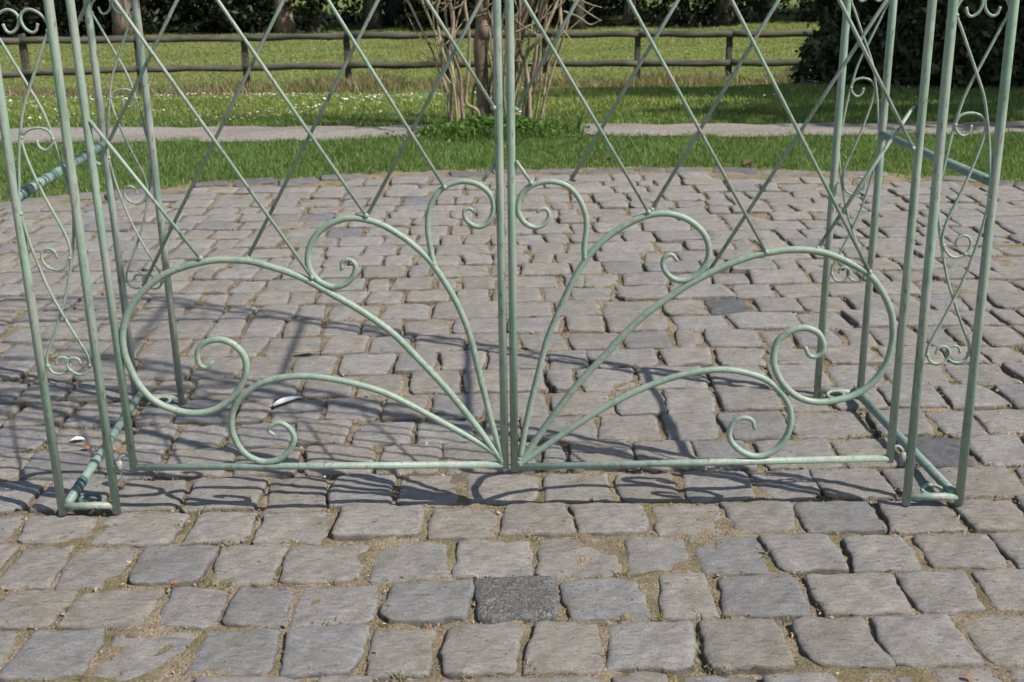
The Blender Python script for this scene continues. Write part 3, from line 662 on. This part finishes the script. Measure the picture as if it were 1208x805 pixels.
# lattice rods: (upper point, lower point)
L_DN = [((106, 142.5), (236, 304.5)), ((179, 62), (368, 327.5)), ((302, 66), (432, 254.5)), ((419.5, 52.5), (524.5, 221)), ((503, 0), (583, 127.5))]
L_UP = [((209, 0), (116, 193)), ((334.5, 0), (167.5, 340)), ((446, 0), (292.5, 304)), ((568, 0), (433, 255)), ((584.5, 192), (568, 216))]
R_DN = [((609, 190), (626.5, 216)), ((618, 0), (765, 250)), ((741.5, 0), (904, 297.5)), ((863, 0), (1026, 321)), ((990, 0), (1077, 175))]
R_UP = [((681.5, 0), (609, 129)), ((800, 0), (671.5, 216)), ((918.5, 0), (769, 247)), ((1046, 0), (836.5, 320)), ((1078.5, 125), (965, 292.5))]
GTOP = 2.4
def gate(stL, stR, botL, botR, scrolls, dn, upr, hinge_x, thick):
    """stL/stR: (bottom pixel, top pixel) of the two stiles"""
    def line(p, q): 
        b, t = front(*p), front(*q); d = (t - b) / (t[2] - b[2])
        return lambda z: b + d * (min(z, 1.4) - b[2]) + np.array([0, 0, max(0, z - 1.4)])
    sl, srr = line(*stL), line(*stR)
    zl, zr = front(*botL)[2], front(*botR)[2]
    m = MB()
    m.tube([sl(zl - 0.010), sl(0.8), sl(1.4), sl(GTOP)], 0.0101, 14); m.tube([srr(zr - 0.010), srr(0.8), srr(1.4), srr(GTOP)], 0.0101, 14)
    m.tube([sl(zl), srr(zr)], 0.0091, 14); m.tube([sl(GTOP), srr(GTOP)], 0.0091, 14)
    o = m.build('gate_leaf', PAINT, pav_o, origin=(sl(zl) + srr(zr)) / 2)
    for s, r0 in zip(scrolls, (0.0083, 0.0088, 0.0080, 0.0070)):
        mm = MB(); pts = [front(*p) for p in s]
        rad = np.full(len(pts), r0); k = min(7, len(pts) - 3); rad[-k:] = np.linspace(r0, r0 * 0.6, k)
        mm.tube(pts, rad, 12, True, 5); mm.ball(pts[0], r0 * 1.25); mm.ball(pts[-1], r0 * 0.62); mm.build('scroll', PAINT_S, o)
        mm = MB(); up_ = [np.array([p[0], p[1], GTOP + zl - p[2]]) for p in pts]  # mirrored upper scrolls, unseen, added for the shadows they cast
        mm.tube(up_, rad, 12, True, 5); mm.build('scroll', PAINT_S, o)
    S = lambda P: (P - A) @ T
    def rods(lst, off, at_left):
        ks = []
        for (p, q_) in lst:
            a, b = front(*p, off), front(*q_, off)
            d = (a - b) / (a[2] - b[2])
            # extend upward to the stile or to the top rail
            edge = S(sl(1.2)) if d @ T < 0 else S(srr(1.2))
            zend = GTOP
            if abs(d @ T) > 1e-6:
                zs = b[2] + (edge - S(b)) / (d @ T)
                zend = min(GTOP, zs)
            if p[1] > 100: zend = a[2]
            mm = MB(); mm.tube([b, a, b + d * (zend - b[2])] if zend > a[2] + 0.01 else [b, a], 0.0045, 8); mm.ball(b, 0.0066)
            mm.build('lattice_rod', PAINT_OLD if off > 0 else PAINT, o)
            opp = S(srr(1.2)) if d @ T < 0 else S(sl(1.2))
            ks.append((b[2] + (opp - S(b)) / (d @ T), d))
        # the pattern goes on above the picture
        zz = sorted(k for k, _ in ks); dz = (zz[-1] - zz[0]) / (len(zz) - 1); d = np.mean([k[1] for k in ks], 0)
        opp = srr if d @ T < 0 else sl; other = sl if d @ T < 0 else srr
        z = zz[-1] + dz
        while z < GTOP - 0.05:
            P0 = opp(z); zs = z + abs((S(other(1.2)) - S(P0)) / (d @ T)); ze = min(GTOP, zs)
            mm = MB(); mm.tube([P0 - N * off, P0 - N * off + d * (ze - z)], 0.0045, 8); mm.build('lattice_rod', PAINT_OLD if off > 0 else PAINT, o)
            z += dz
    rods(dn, -0.005, True); rods(upr, 0.005, False)
    # hinges: a hook from the stile to a pin barrel on the leg
    st, sd = (sl, -1) if hinge_x < 600 else (srr, 1)
    leg_in = LEGS[0][0] if hinge_x < 600 else LEGS[1][0]
    for zh in (0.145, 1.55, 2.3):
        mm = MB(); a = st(zh + 0.012); c = leg_in(zh); 
        bx = c * 0.62 + st(zh) * 0.38
        mm.tube([a, a * 0.5 + bx * 0.5 + np.array([0, 0, 0.014]), bx + np.array([0, 0, 0.004]), bx - np.array([0, 0, 0.035])], 0.0042, 8, True, 4)
        mm.tube([bx + np.array([0, 0, -0.024]), bx + np.array([0, 0, 0.004])], 0.0085, 10)
        mm.tube([bx - np.array([0, 0, 0.01]), c - np.array([0, 0, 0.01])], 0.0058, 8)
        mm.build('hinge', PAINT_OLD, o)
    return o
gate(((158, 554), (82.5, 0)), ((595.5, 551), (586, 0)), (158, 551.7), (595.5, 548), (L_S1, L_S2, L_S3, L_S4), L_DN, L_UP, 140, 1)
gate(((607, 554), (601, 0)), ((1049.5, 544), (1100, 0)), (607, 551), (1049.5, 540.7), (R_S1, R_S2, R_S3, R_S4), R_DN, R_UP, 1060, 1)

# ------------------------------------------------------------------ fence
UPR = [(0, 48.5), (160, 46.5), (286, 45), (408, 42.5), (642, 41), (753, 40.5), (862, 40.5), (960, 40)]
LOR = [(0, 87.5), (160, 81.5), (286, 80), (408, 77.5), (642, 75), (753, 75), (862, 74.5), (960, 74)]
def fenceP(px, line):
    py = np.interp(px, [p[0] for p in line], [p[1] for p in line])
    if px < 0: py = line[0][1] + (line[0][1] - line[1][1]) / 160 * -px
    if px > 960: py = line[-1][1] - 0.004 * (px - 960)
    Y = 20.0
    for _ in range(6):
        P = at_depth(px, py, Y); Y = float(fence_Y(P[0]))
    return P
fe = empty('rail_fence', (0, 20, -0.8)); tag(fe, 'low weathered wooden post and rail fence between lawn and pasture', 'fence')
posts = [-110, 25, 160, 286, 408, 527, 642, 753, 862, 970, 1080, 1190]
for px in posts:
    t = fenceP(px, UPR); zt = t[2] + random.uniform(0.05, 0.09); zb = float(terrain(t[0], t[1])) - 0.1
    m = MB(); y = t[1] + 0.06; w2 = random.uniform(0.042, 0.05)
    V = []; prof = [(-1, -.8), (-.7, -1), (.7, -1), (1, -.7), (1, .8), (.7, 1), (-.8, 1), (-1, .7)]
    lx = random.gauss(0, 0.012)
    for z, sc_, ox in ((zb, 1, 0), (zb + 0.4, 1.0, lx * .5), (zt - 0.02, 0.98, lx), (zt, 0.8, lx)):
        V += [[t[0] + ox + a * w2 * sc_, y + b * w2 * sc_, z + 0.02 * (a > 0) * (sc_ < 1)] for a, b in prof]
    Fc = [(i * 8 + k, i * 8 + (k + 1) % 8, (i + 1) * 8 + (k + 1) % 8, (i + 1) * 8 + k) for i in range(3) for k in range(8)] + [tuple(24 + k for k in range(8))]
    m.add(V, Fc); m.build('post', WOOD, fe, smooth=False, origin=(t[0], y, zb))
for line in (UPR, LOR):
    for a, b in zip(posts[:-1], posts[1:]):
        P0, P1 = fenceP(a, line), fenceP(b, line)
        m = MB(); n = 7
        pts = [P0 + (P1 - P0) * t + np.array([0, -0.02, 0.008 * math.sin(t * 9 + a)]) for t in np.linspace(-0.01, 1.01, n)]
        m.tube(pts, [random.uniform(0.048, 0.058) for _ in range(n)], 9); m.build('rail', WOOD, fe)

# ------------------------------------------------------------------ trees and shrubs
def leaf_cloud(blobs, n, size, c0, c1, cs=None, ps=0.1, flat=0.0, rim=0.55):
    """blobs: (centre, radii); leaves as bent two-triangle faces in clumps through the volume"""
    ctr = np.array([b[0] for b in blobs]); rad = np.array([b[1] for b in blobs])
    wgt = rad.prod(1) ** 0.66; wgt /= wgt.sum()
    nc = max(1, n // 14); k = rng.choice(len(blobs), nc, p=wgt)
    d = rng.normal(0, 1, (nc, 3)); d /= np.linalg.norm(d, axis=1)[:, None]
    cc = ctr[k] + d * rad[k] * (rng.uniform(rim ** 3, 1.08, (nc, 1)) ** (1 / 3.))
    m = nc * 14
    p = np.repeat(cc, 14, 0) + rng.normal(0, 1, (m, 3)) * np.repeat(rad[k], 14, 0) * 0.13
    nrm = rng.normal(0, 1, (m, 3)); nrm[:, 2] += flat; nrm /= np.linalg.norm(nrm, axis=1)[:, None]
    u = np.cross(nrm, rng.normal(0, 1, (m, 3))); u /= np.linalg.norm(u, axis=1)[:, None]; v = np.cross(nrm, u)
    s = (size * rng.uniform(0.6, 1.3, (m, 1)))
    V = np.stack([p - u * s, p - v * s * 0.42 + nrm * s * 0.1, p + u * s, p + v * s * 0.42 + nrm * s * 0.1], 1).reshape(-1, 3)
    col = mixcol(m, c0, c1, cs, ps) * np.repeat(rng.uniform(0.75, 1.25, (nc, 1)), 14, 0)
    return V, np.arange(m * 4).reshape(m, 4), np.repeat(col, 4, 0)
def trunk_mesh(base, h, r0, r1, bend=0.3, limbs=6, lr=0.4, l0=0.35):
    m = MB(); pts = []; b = np.array(base, float); ph = random.uniform(0, 6)
    for t in np.linspace(0, 1, 9):
        pts.append(b + np.array([bend * math.sin(t * 3 + ph) * t, bend * math.cos(t * 2.3 + ph) * t, h * t]))
    rad = [r0 * (1.45 if i == 0 else 1) * (1 - i / 8) + r1 * i / 8 for i in range(9)]
    m.tube(pts, rad, 10, True, 3)
    for i in range(limbs):
        t = l0 + (1 - l0) * (i + 0.5) / limbs; p = b + (pts[-1] - b) * t; a = i * 2.4 + ph; ln = h * lr * (1.2 - t)
        q = [p, p + np.array([math.cos(a) * ln * .5, math.sin(a) * ln * .5, ln * .25]), p + np.array([math.cos(a) * ln, math.sin(a) * ln, ln * .35])]
        m.tube(q, [r0 * .4 * (1.1 - t), r0 * .25 * (1.1 - t), 0.015], 7, True, 3)
    return m
def tree(name, base, h, r0, blobs, n, size, c0, c1, label, group=None, bark=BARK_DARK, cs=None, ps=0.1, limbs=6):
    t = empty(name, tuple(base)); tag(t, label, 'tree' if 'tree' in name else 'shrub', group)
    trunk_mesh(base, h, r0, r0 * 0.3, 0.25, limbs).build('trunk', bark, t)
    V, Fc, C = leaf_cloud(blobs, n, size, c0, c1, cs, ps)
    np_mesh('crown', V, Fc, LEAF, t, col=C)
    return t
def Z(x, y): return float(terrain(x, y))
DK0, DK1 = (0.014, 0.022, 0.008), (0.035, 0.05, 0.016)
# tall trees of the wood beyond the pasture
wood_px = [-60, 20, 70, 150, 215, 285, 340, 445, 472, 560, 612, 690, 751, 815, 862, 915, 990, 1090, 1190]
for i, px in enumerate(wood_px):
    Y = 33.4 + (i * 37 % 11) * 0.3; x = (px - 604) / F * Y * 0.96
    zb = Z(x, Y); h = random.uniform(9, 13)
    bl = [((x + random.gauss(0, 1.2), Y + random.gauss(0, 1.0), zb + h * random.uniform(0.4, 1.0)), (random.uniform(1.6, 2.6), random.uniform(1.6, 2.6), random.uniform(1.2, 2.0))) for _ in range(6)]
    tree('woodland_tree', (x, Y, zb - 0.1), h, random.uniform(0.13, 0.26), bl, 3000, 0.16, DK0, DK1, 'tall dark trunk standing in the shady wood beyond the pasture', 'trees of the far wood', BARK_BROWN if i % 3 == 0 else BARK_DARK)
# understorey and far depth of the wood as one mass
bl = []
for i in range(120):
    x = random.uniform(-24, 24); Y = 35.0 + random.uniform(0, 6)
    bl.append(((x, Y, Z(x, Y) + random.uniform(0.3, 6)), (random.uniform(1.4, 2.6), random.uniform(0.9, 1.8), random.uniform(0.9, 2.0))))
for i in range(130):
    x = random.uniform(-22, 22)
    if x > -5 and random.random() < 0.6: continue
    Y = 34.2 + random.uniform(-0.5, 1.2)
    bl.append(((x, Y, Z(x, Y) + random.uniform(0.1, 1.0)), (random.uniform(0.6, 1.5), 0.7, random.uniform(0.35, 1.0))))
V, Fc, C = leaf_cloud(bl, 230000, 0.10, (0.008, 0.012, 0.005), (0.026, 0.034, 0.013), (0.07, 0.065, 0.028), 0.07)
tag(np_mesh('wood_understorey', V, Fc, LEAF, col=C), 'dark evergreen understorey of the wood edge behind the pasture', 'woodland', kind='stuff')

# evergreen bushes on the right
def bush(cx, cy, w_, d_, h_, n, label, c0=(0.022, 0.03, 0.012), c1=(0.10, 0.115, 0.04), size=0.06):
    zb = Z(cx, cy); bl = []
    for i in range(38):
        a = random.uniform(0, 6.28); rr = math.sqrt(random.random()) * 0.8; zz = random.uniform(0.02, 0.92)
        k = math.sin(math.pi * min(0.92, zz * 0.7 + 0.26))
        bl.append(((cx + w_ * rr * math.cos(a) * k, cy + d_ * rr * math.sin(a) * k, zb + h_ * zz), (w_ * random.uniform(.2, .5), d_ * random.uniform(.22, .42), h_ * random.uniform(.06, .14))))
    for i in range(14):
        a = i * 0.449; bl.append(((cx + w_ * .75 * math.cos(a), cy + d_ * .75 * math.sin(a), zb + random.uniform(.1, .4)), (w_ * .38, d_ * .38, random.uniform(.22, .36))))
    return tree('evergreen_shrub', (cx, cy, zb - 0.05), h_ * 0.8, 0.09, bl, n, size, c0, c1, label, None, BARK_DARK, (0.27, 0.23, 0.12), 0.13, 8)  # random share of pale leaves: sun dapples put into the leaf colour
bush(3.98, 13.3, 0.68, 1.0, 3.2, 15000, 'leftmost dark evergreen bush at the edge of the pasture view')
bush(4.85, 12.9, 1.0, 1.0, 3.4, 24000, 'broad dark evergreen bush behind the right rear pavilion leg')
bush(6.3, 12.8, 1.2, 1.1, 3.4, 26000, 'dark evergreen bush seen through the right front pavilion leg')
bush(5.75, 14.2, 0.9, 0.9, 3.3, 18000, 'dark evergreen bush half hidden behind the broad bush on the right')
bush(7.9, 13.9, 1.2, 1.0, 3.4, 14000, 'outermost dark evergreen bush cut off by the right edge of the view')
# two tall trees to the right whose shade lies over the bushes and the lawn
def big_tree(x, y, h, cr_, n, label):
    zb = Z(x, y); bl = []
    for i in range(16):
        a = random.uniform(0, 6.28); rr = cr_ * math.sqrt(random.random()) * 0.75
        bl.append(((x + rr * math.cos(a), y + rr * math.sin(a), zb + h * random.uniform(0.36, 1.0)), (cr_ * random.uniform(.28, .5), cr_ * random.uniform(.28, .5), h * random.uniform(.08, .15))))
    tree('shade_tree', (x, y, zb - 0.1), h * 0.85, 0.28, bl, n, 0.12, DK0, DK1, label, None, BARK_BROWN, None, 0, 9)
big_tree(8.9, 10.6, 9.0, 2.2, 13000, 'tall dense tree right of the bushes, its crown shading them')
big_tree(11.4, 13.2, 9.0, 2.6, 13000, 'taller dense tree farthest right beyond the bushes')
big_tree(9.9, 8.3, 12.5, 2.3, 9000, 'slender loose tree right of the lawn casting streaks of shade')

# multi stemmed shrub behind the gate
K = 4.471
def sp(p): return (470 + p[0] / K, p[1] / K)
STEMS = [([(268, 640), (262, 590), (245, 480), (215, 370), (190, 290), (120, 160), (45, 0), (10, -80)], 12, 0.1), ([(330, 655), (310, 520), (250, 400), (215, 250), (165, 120), (130, 0), (110, -80)], 13, 0.0),
         ([(320, 640), (280, 430), (240, 260), (210, 60), (200, 0), (195, -90)], 12, -0.12), ([(350, 705), (330, 560), (320, 400), (290, 250), (290, 100), (280, 0), (285, -90)], 15, -0.25),
         ([(340, 650), (330, 450), (310, 300), (300, 170), (350, 0), (375, -90)], 11, 0.12), ([(425, 650), (400, 590), (360, 540), (365, 400), (380, 200), (345, 40), (340, -70)], 17, -0.1),
         ([(500, 640), (490, 400), (470, 200), (475, 0), (480, -90)], 14, 0.1), ([(560, 660), (555, 480), (560, 300), (570, 100), (575, -60)], 15, 0.05),
         ([(650, 640), (665, 430), (660, 330), (640, 270), (655, 160), (640, 0), (630, -90)], 14, 0.0), ([(693, 650), (690, 480), (700, 300), (750, 200), (800, 80), (830, 0), (850, -80)], 17, -0.1),
         ([(755, 625), (775, 540), (775, 450), (805, 320), (830, 170), (850, 80), (865, 0), (875, -80)], 12, 0.1), ([(700, 630), (740, 470), (790, 370), (850, 260), (880, 190)], 8, 0.2),
         ([(670, 640), (700, 380), (735, 210), (770, 120), (790, 0), (800, -80)], 14, 0.12), ([(300, 640), (262, 500), (232, 360), (205, 215), (185, 100), (180, -60)], 10, 0.18), ([(380, 660), (395, 500), (440, 360), (470, 250), (500, 120), (520, -60)], 12, 0.2)]
for k in range(15):
    x0 = random.uniform(270, 740); ln = (x0 - 500) * random.uniform(0.45, 1.0) + random.gauss(0, 60)
    STEMS.append(([(x0, 650), (x0 + ln * .2 + random.gauss(0, 9), 480), (x0 + ln * .5 + random.gauss(0, 12), 300), (x0 + ln * .85 + random.gauss(0, 12), 120), (x0 + ln * 1.15, -60)], random.uniform(8, 14), random.uniform(-0.2, 0.3)))
BY = 9.55
shb = empty('multi_stem_shrub', (-0.1, BY, 0)); tag(shb, 'bare tan multi stemmed shrub growing in the grass behind the gate', 'shrub')
for pts, wpx, dy in STEMS:
    m = MB(); P = [at_depth(*sp(p), BY + dy * 0.8) + np.array([random.gauss(0, .014), random.gauss(0, .03), 0]) for p in pts]
    r = wpx / K / F * BY / 2 * 1.15
    lo = min(q_[2] for q_ in P); P[0][2] = min(P[0][2], 0.0) - 0.03
    d = (P[-1] - P[-2]); d /= np.linalg.norm(d)
    e = P[-1]
    for k in range(4):
        e = e + d * 0.45 + np.array([random.gauss(0, 0.06), random.gauss(0, 0.08), 0.12]); P.append(e.copy())
    rad = np.linspace(r * 1.15, r * 0.75, len(P) - 4).tolist() + [r * 0.6, r * 0.5, r * 0.35, r * 0.2]
    m.tube(P, rad, 8, True, 4); st = m.build('stem', BARK_TAN if random.random() < 0.75 else BARK_BROWN, shb)
    for j in range(len(P) - 1):                 # side twigs
        for _ in range(2 if j > len(P) // 2 else 1):
            if random.random() < 0.45: continue
            p = P[j] + (P[j + 1] - P[j]) * random.random(); a = random.uniform(0, 6.28); ln = random.uniform(0.2, 0.55)
            if p[2] < 0.5: continue
            mm = MB(); v = np.array([math.cos(a) * 0.8, math.sin(a) * 0.8, 0.55])
            mid = p + v * ln * .5 + np.array([random.gauss(0, .03)] * 3)
            mm.tube([p, mid, p + v * ln + np.array([0, 0, random.uniform(-.1, .1)])], [0.006, 0.0045, 0.002], 6, True, 3); mm.build('twig', BARK_TAN, st)
m = MB(); P = [at_depth(*sp(p), BY + 0.15) for p in [(455, 640), (452, 560), (442, 420), (432, 250), (446, 150), (440, 40), (430, -60)]]; P[0][2] = -0.05
P += [P[-1] + np.array([-.05, 0, .5]), P[-1] + np.array([0.05, 0.05, 1.1])]
m.tube(P, [0.075, 0.06, 0.052, 0.056, 0.062, 0.05, 0.045, 0.035, 0.02], 12, True, 5); m.ball(P[4] + np.array([0.01, -0.03, -0.02]), 0.06, 1, .8, 1.2); m.build('main_trunk', BARK_BROWN, shb)
m = MB(); P = [at_depth(*sp(p), BY + 0.3) for p in [(600, 640), (605, 400), (635, 180), (660, 80), (700, -10), (730, -80)]]; P[0][2] = -0.05; P += [P[-1] + np.array([.15, 0, .6])]
m.tube(P, [0.05, 0.045, 0.05, 0.05, 0.042, 0.035, 0.02], 10, True, 5); m.build('main_trunk', BARK_BROWN, shb)
for pts in ([(610, 175), (680, 140), (730, 118), (850, 30), (900, -30)], [(850, 140), (900, 200), (930, 250)], [(870, 60), (950, 90), (1010, 130), (1060, 110)], [(900, -20), (960, 40), (1050, 100), (1073, 110)], [(930, -20), (1000, 20), (1073, 40)], [(280, 0), (240, 50), (215, 60)], [(640, 60), (590, 100), (550, 90)]):
    m = MB(); P = [at_depth(*sp(p), BY - 0.1) for p in pts]; m.tube(P, np.linspace(0.008, 0.003, len(P)), 6, True, 4); m.build('twig', BARK_TAN, shb)
# leafy plants at its foot
def leafy(name, cx, cy, rx, ry, h, n, size, c0, c1, label):
    m = n; p = np.stack([cx + rx * rng.normal(0, .45, m), cy + ry * rng.normal(0, .45, m)], -1)
    rr = np.hypot((p[:, 0] - cx) / rx, (p[:, 1] - cy) / ry); zz = rng.uniform(0.01, 1, m) * h * np.clip(1.1 - rr * .7, 0.15, 1)
    pos = np.concatenate([p, zz[:, None]], 1)
    nrm = rng.normal(0, .7, (m, 3)); nrm[:, 2] += 1.0; nrm /= np.linalg.norm(nrm, axis=1)[:, None]
    u = np.cross(nrm, rng.normal(0, 1, (m, 3))); u /= np.linalg.norm(u, axis=1)[:, None]; v = np.cross(nrm, u)
    s = size * rng.uniform(.5, 1.3, (m, 1))
    V = np.stack([pos - u * s, pos - v * s * .5, pos + u * s, pos + v * s * .5], 1).reshape(-1, 3)
    return tag(np_mesh(name, V, np.arange(m * 4).reshape(m, 4), GRASS, col=np.repeat(mixcol(m, c0, c1), 4, 0)), label, 'plant', None, 'stuff')
leafy('ground_cover', -0.1, 9.33, 0.56, 0.28, 0.15, 3200, 0.024, (0.05, 0.11, 0.02), (0.17, 0.27, 0.06), 'leafy green ground cover around the foot of the shrub')
n = 5200; xy = np.stack([rng.normal(-0.08, 0.27, n), rng.normal(9.4, 0.2, n)], -1)
keep = ((xy[:, 0] + 0.08) / 0.62) ** 2 + ((xy[:, 1] - 9.32) / 0.45) ** 2 < 1; xy = xy[keep]; n = len(xy)
blades(xy, np.full(n, -0.01), rng.uniform(0.03, 0.11, n), rng.uniform(0.005, 0.011, n), 0.9, mixcol(n, (0.05, 0.115, 0.02), (0.13, 0.21, 0.045), (0.25, 0.22, 0.1), 0.08), 'tall_grass', GRASS, label='taller uncut grass around the base of the bare shrub', cat='grass', kind='stuff')
for (px, py), lab in (((683, 158), 'small green spiky plant at the path edge right of the shrub'), ((499, 163), 'small dark leafy sprout at the path edge left of the shrub')):
    b = ground(px, py); m = MB()
    for k in range(7):
        a = k * 0.9; hh = random.uniform(0.09, 0.2) if px > 600 else random.uniform(0.04, 0.09)
        d = np.array([math.cos(a), math.sin(a), 0]); sdir = np.array([-math.sin(a), math.cos(a), 0])
        wv = 0.006 if px > 600 else 0.012
        pts = [b + d * hh * x + np.array([0, 0, hh * z]) for x, z in ((0, 0), (.06, .4), (.16, .75), (.34, 1))]
        V = []
        for q_, ww in zip(pts, (0.6, 1, .8, .05)): V += [q_ - sdir * wv * ww, q_ + np.array([0, 0, .001]) + d * 0.002, q_ + sdir * wv * ww]
        m.add(V, [(i * 3 + j, i * 3 + j + 1, i * 3 + j + 4, i * 3 + j + 3) for i in range(3) for j in range(2)])
    o = np_mesh('spiky_plant' if px > 600 else 'leafy_sprout', np.vstack(m.V), m.F, GRASS, None, np.tile((0.06, 0.12, 0.03), (m.n, 1)), True, b); tag(o, lab, 'plant')

# ------------------------------------------------------------------ small things on the stones
def flat_mat(name, c, rough=0.7): 
    t = NT(name); n1 = t.noise(60, 3); return t.done(t.mix(tuple(x * .75 for x in c), c, n1), rough)
WHITE = flat_mat('feather_white', (0.82, 0.82, 0.80)); RUST = flat_mat('rust_leaf', (0.42, 0.17, 0.06)); TAN = flat_mat('tan_leaf', (0.50, 0.33, 0.17)); BROWN = flat_mat('brown_leaf', (0.16, 0.08, 0.045))
def leafshape(name, p0, p1, wd, curl, mat, label, cat, quill=False):
    a, b = ground(*p0), ground(*p1); d = b - a; L = np.linalg.norm(d); d /= L; s = np.array([-d[1], d[0], 0])
    n = 9; V = []; 
    for i in range(n):
        t = i / (n - 1); w_ = wd * math.sin(math.pi * min(1, t * 0.94 + 0.04)) ** 0.7 * (1 - 0.25 * t)
        c = a + d * L * t + np.array([0, 0, 0.003 + 0.4 * curl * math.sin(math.pi * t)]) + s * 0.08 * L * math.sin(2.6 * t)
        for j, f in enumerate((-1, -.5, 0, .5, 1)):
            V.append(c + s * w_ * f + np.array([0, 0, 0.15 * w_ * f * f + 0.0015 * random.random()]))
    n0 = len(V); Fc = [(i * 5 + j, i * 5 + j + 1, (i + 1) * 5 + j + 1, (i + 1) * 5 + j) for i in range(n - 1) for j in range(4)]
    V = np.array(V); lowV = V - np.array([0, 0, 0.0008])
    Fc += [tuple(reversed([k + n0 for k in f])) for f in Fc]
    m = MB(); m.add(np.vstack([V, lowV]), Fc)
    if quill: m.tube([a - d * 0.02 + np.array([0, 0, .006]), a + d * L * .5 + np.array([0, 0, .006 + curl]), b + np.array([0, 0, .007])], [0.0012, .001, .0005], 6)
    o = m.build(name, mat, origin=a); tag(o, label, cat)
    return o
leafshape('feather', (323, 480), (358, 470), 0.021, 0.010, WHITE, 'white feather lying on the cobbles inside the left gate scroll', 'feather', True)
leafshape('feather', (83, 521), (100, 520), 0.015, 0.008, WHITE, 'small white feather scrap between the left front leg tubes', 'feather')
leafshape('fallen_leaf', (97, 529), (106, 531), 0.010, 0.008, RUST, 'orange fallen leaf beside the white scrap near the left front leg', 'leaf')
leafshape('fallen_leaf', (511, 488), (528, 489), 0.008, 0.008, TAN, 'tan fallen leaf on the cobbles left of the centre stiles', 'leaf')
leafshape('fallen_leaf', (342, 418), (378, 416), 0.006, 0.006, TAN, 'long straw coloured leaf in a joint behind the left gate', 'leaf')
leafshape('fallen_leaf', (201, 691), (212, 689), 0.006, 0.006, RUST, 'orange fallen leaf in a front joint at lower left', 'leaf')
leafshape('fallen_leaf', (1136, 798), (1146, 806), 0.006, 0.006, RUST, 'orange fallen leaf at the bottom right edge of the cobbles', 'leaf')
leafshape('fallen_leaf', (878, 195), (894, 191), 0.03, 0.03, BROWN, 'dark brown curled leaf at the lawn edge right of the gate middle', 'leaf')
leafshape('fallen_leaf', (712, 189), (726, 187), 0.025, 0.025, BROWN, 'dark brown curled leaf at the lawn edge behind the gate middle', 'leaf')
leafshape('fallen_leaf', (655, 191), (664, 190), 0.02, 0.012, BROWN, 'small dark leaf at the lawn edge just right of the centre stiles', 'leaf')
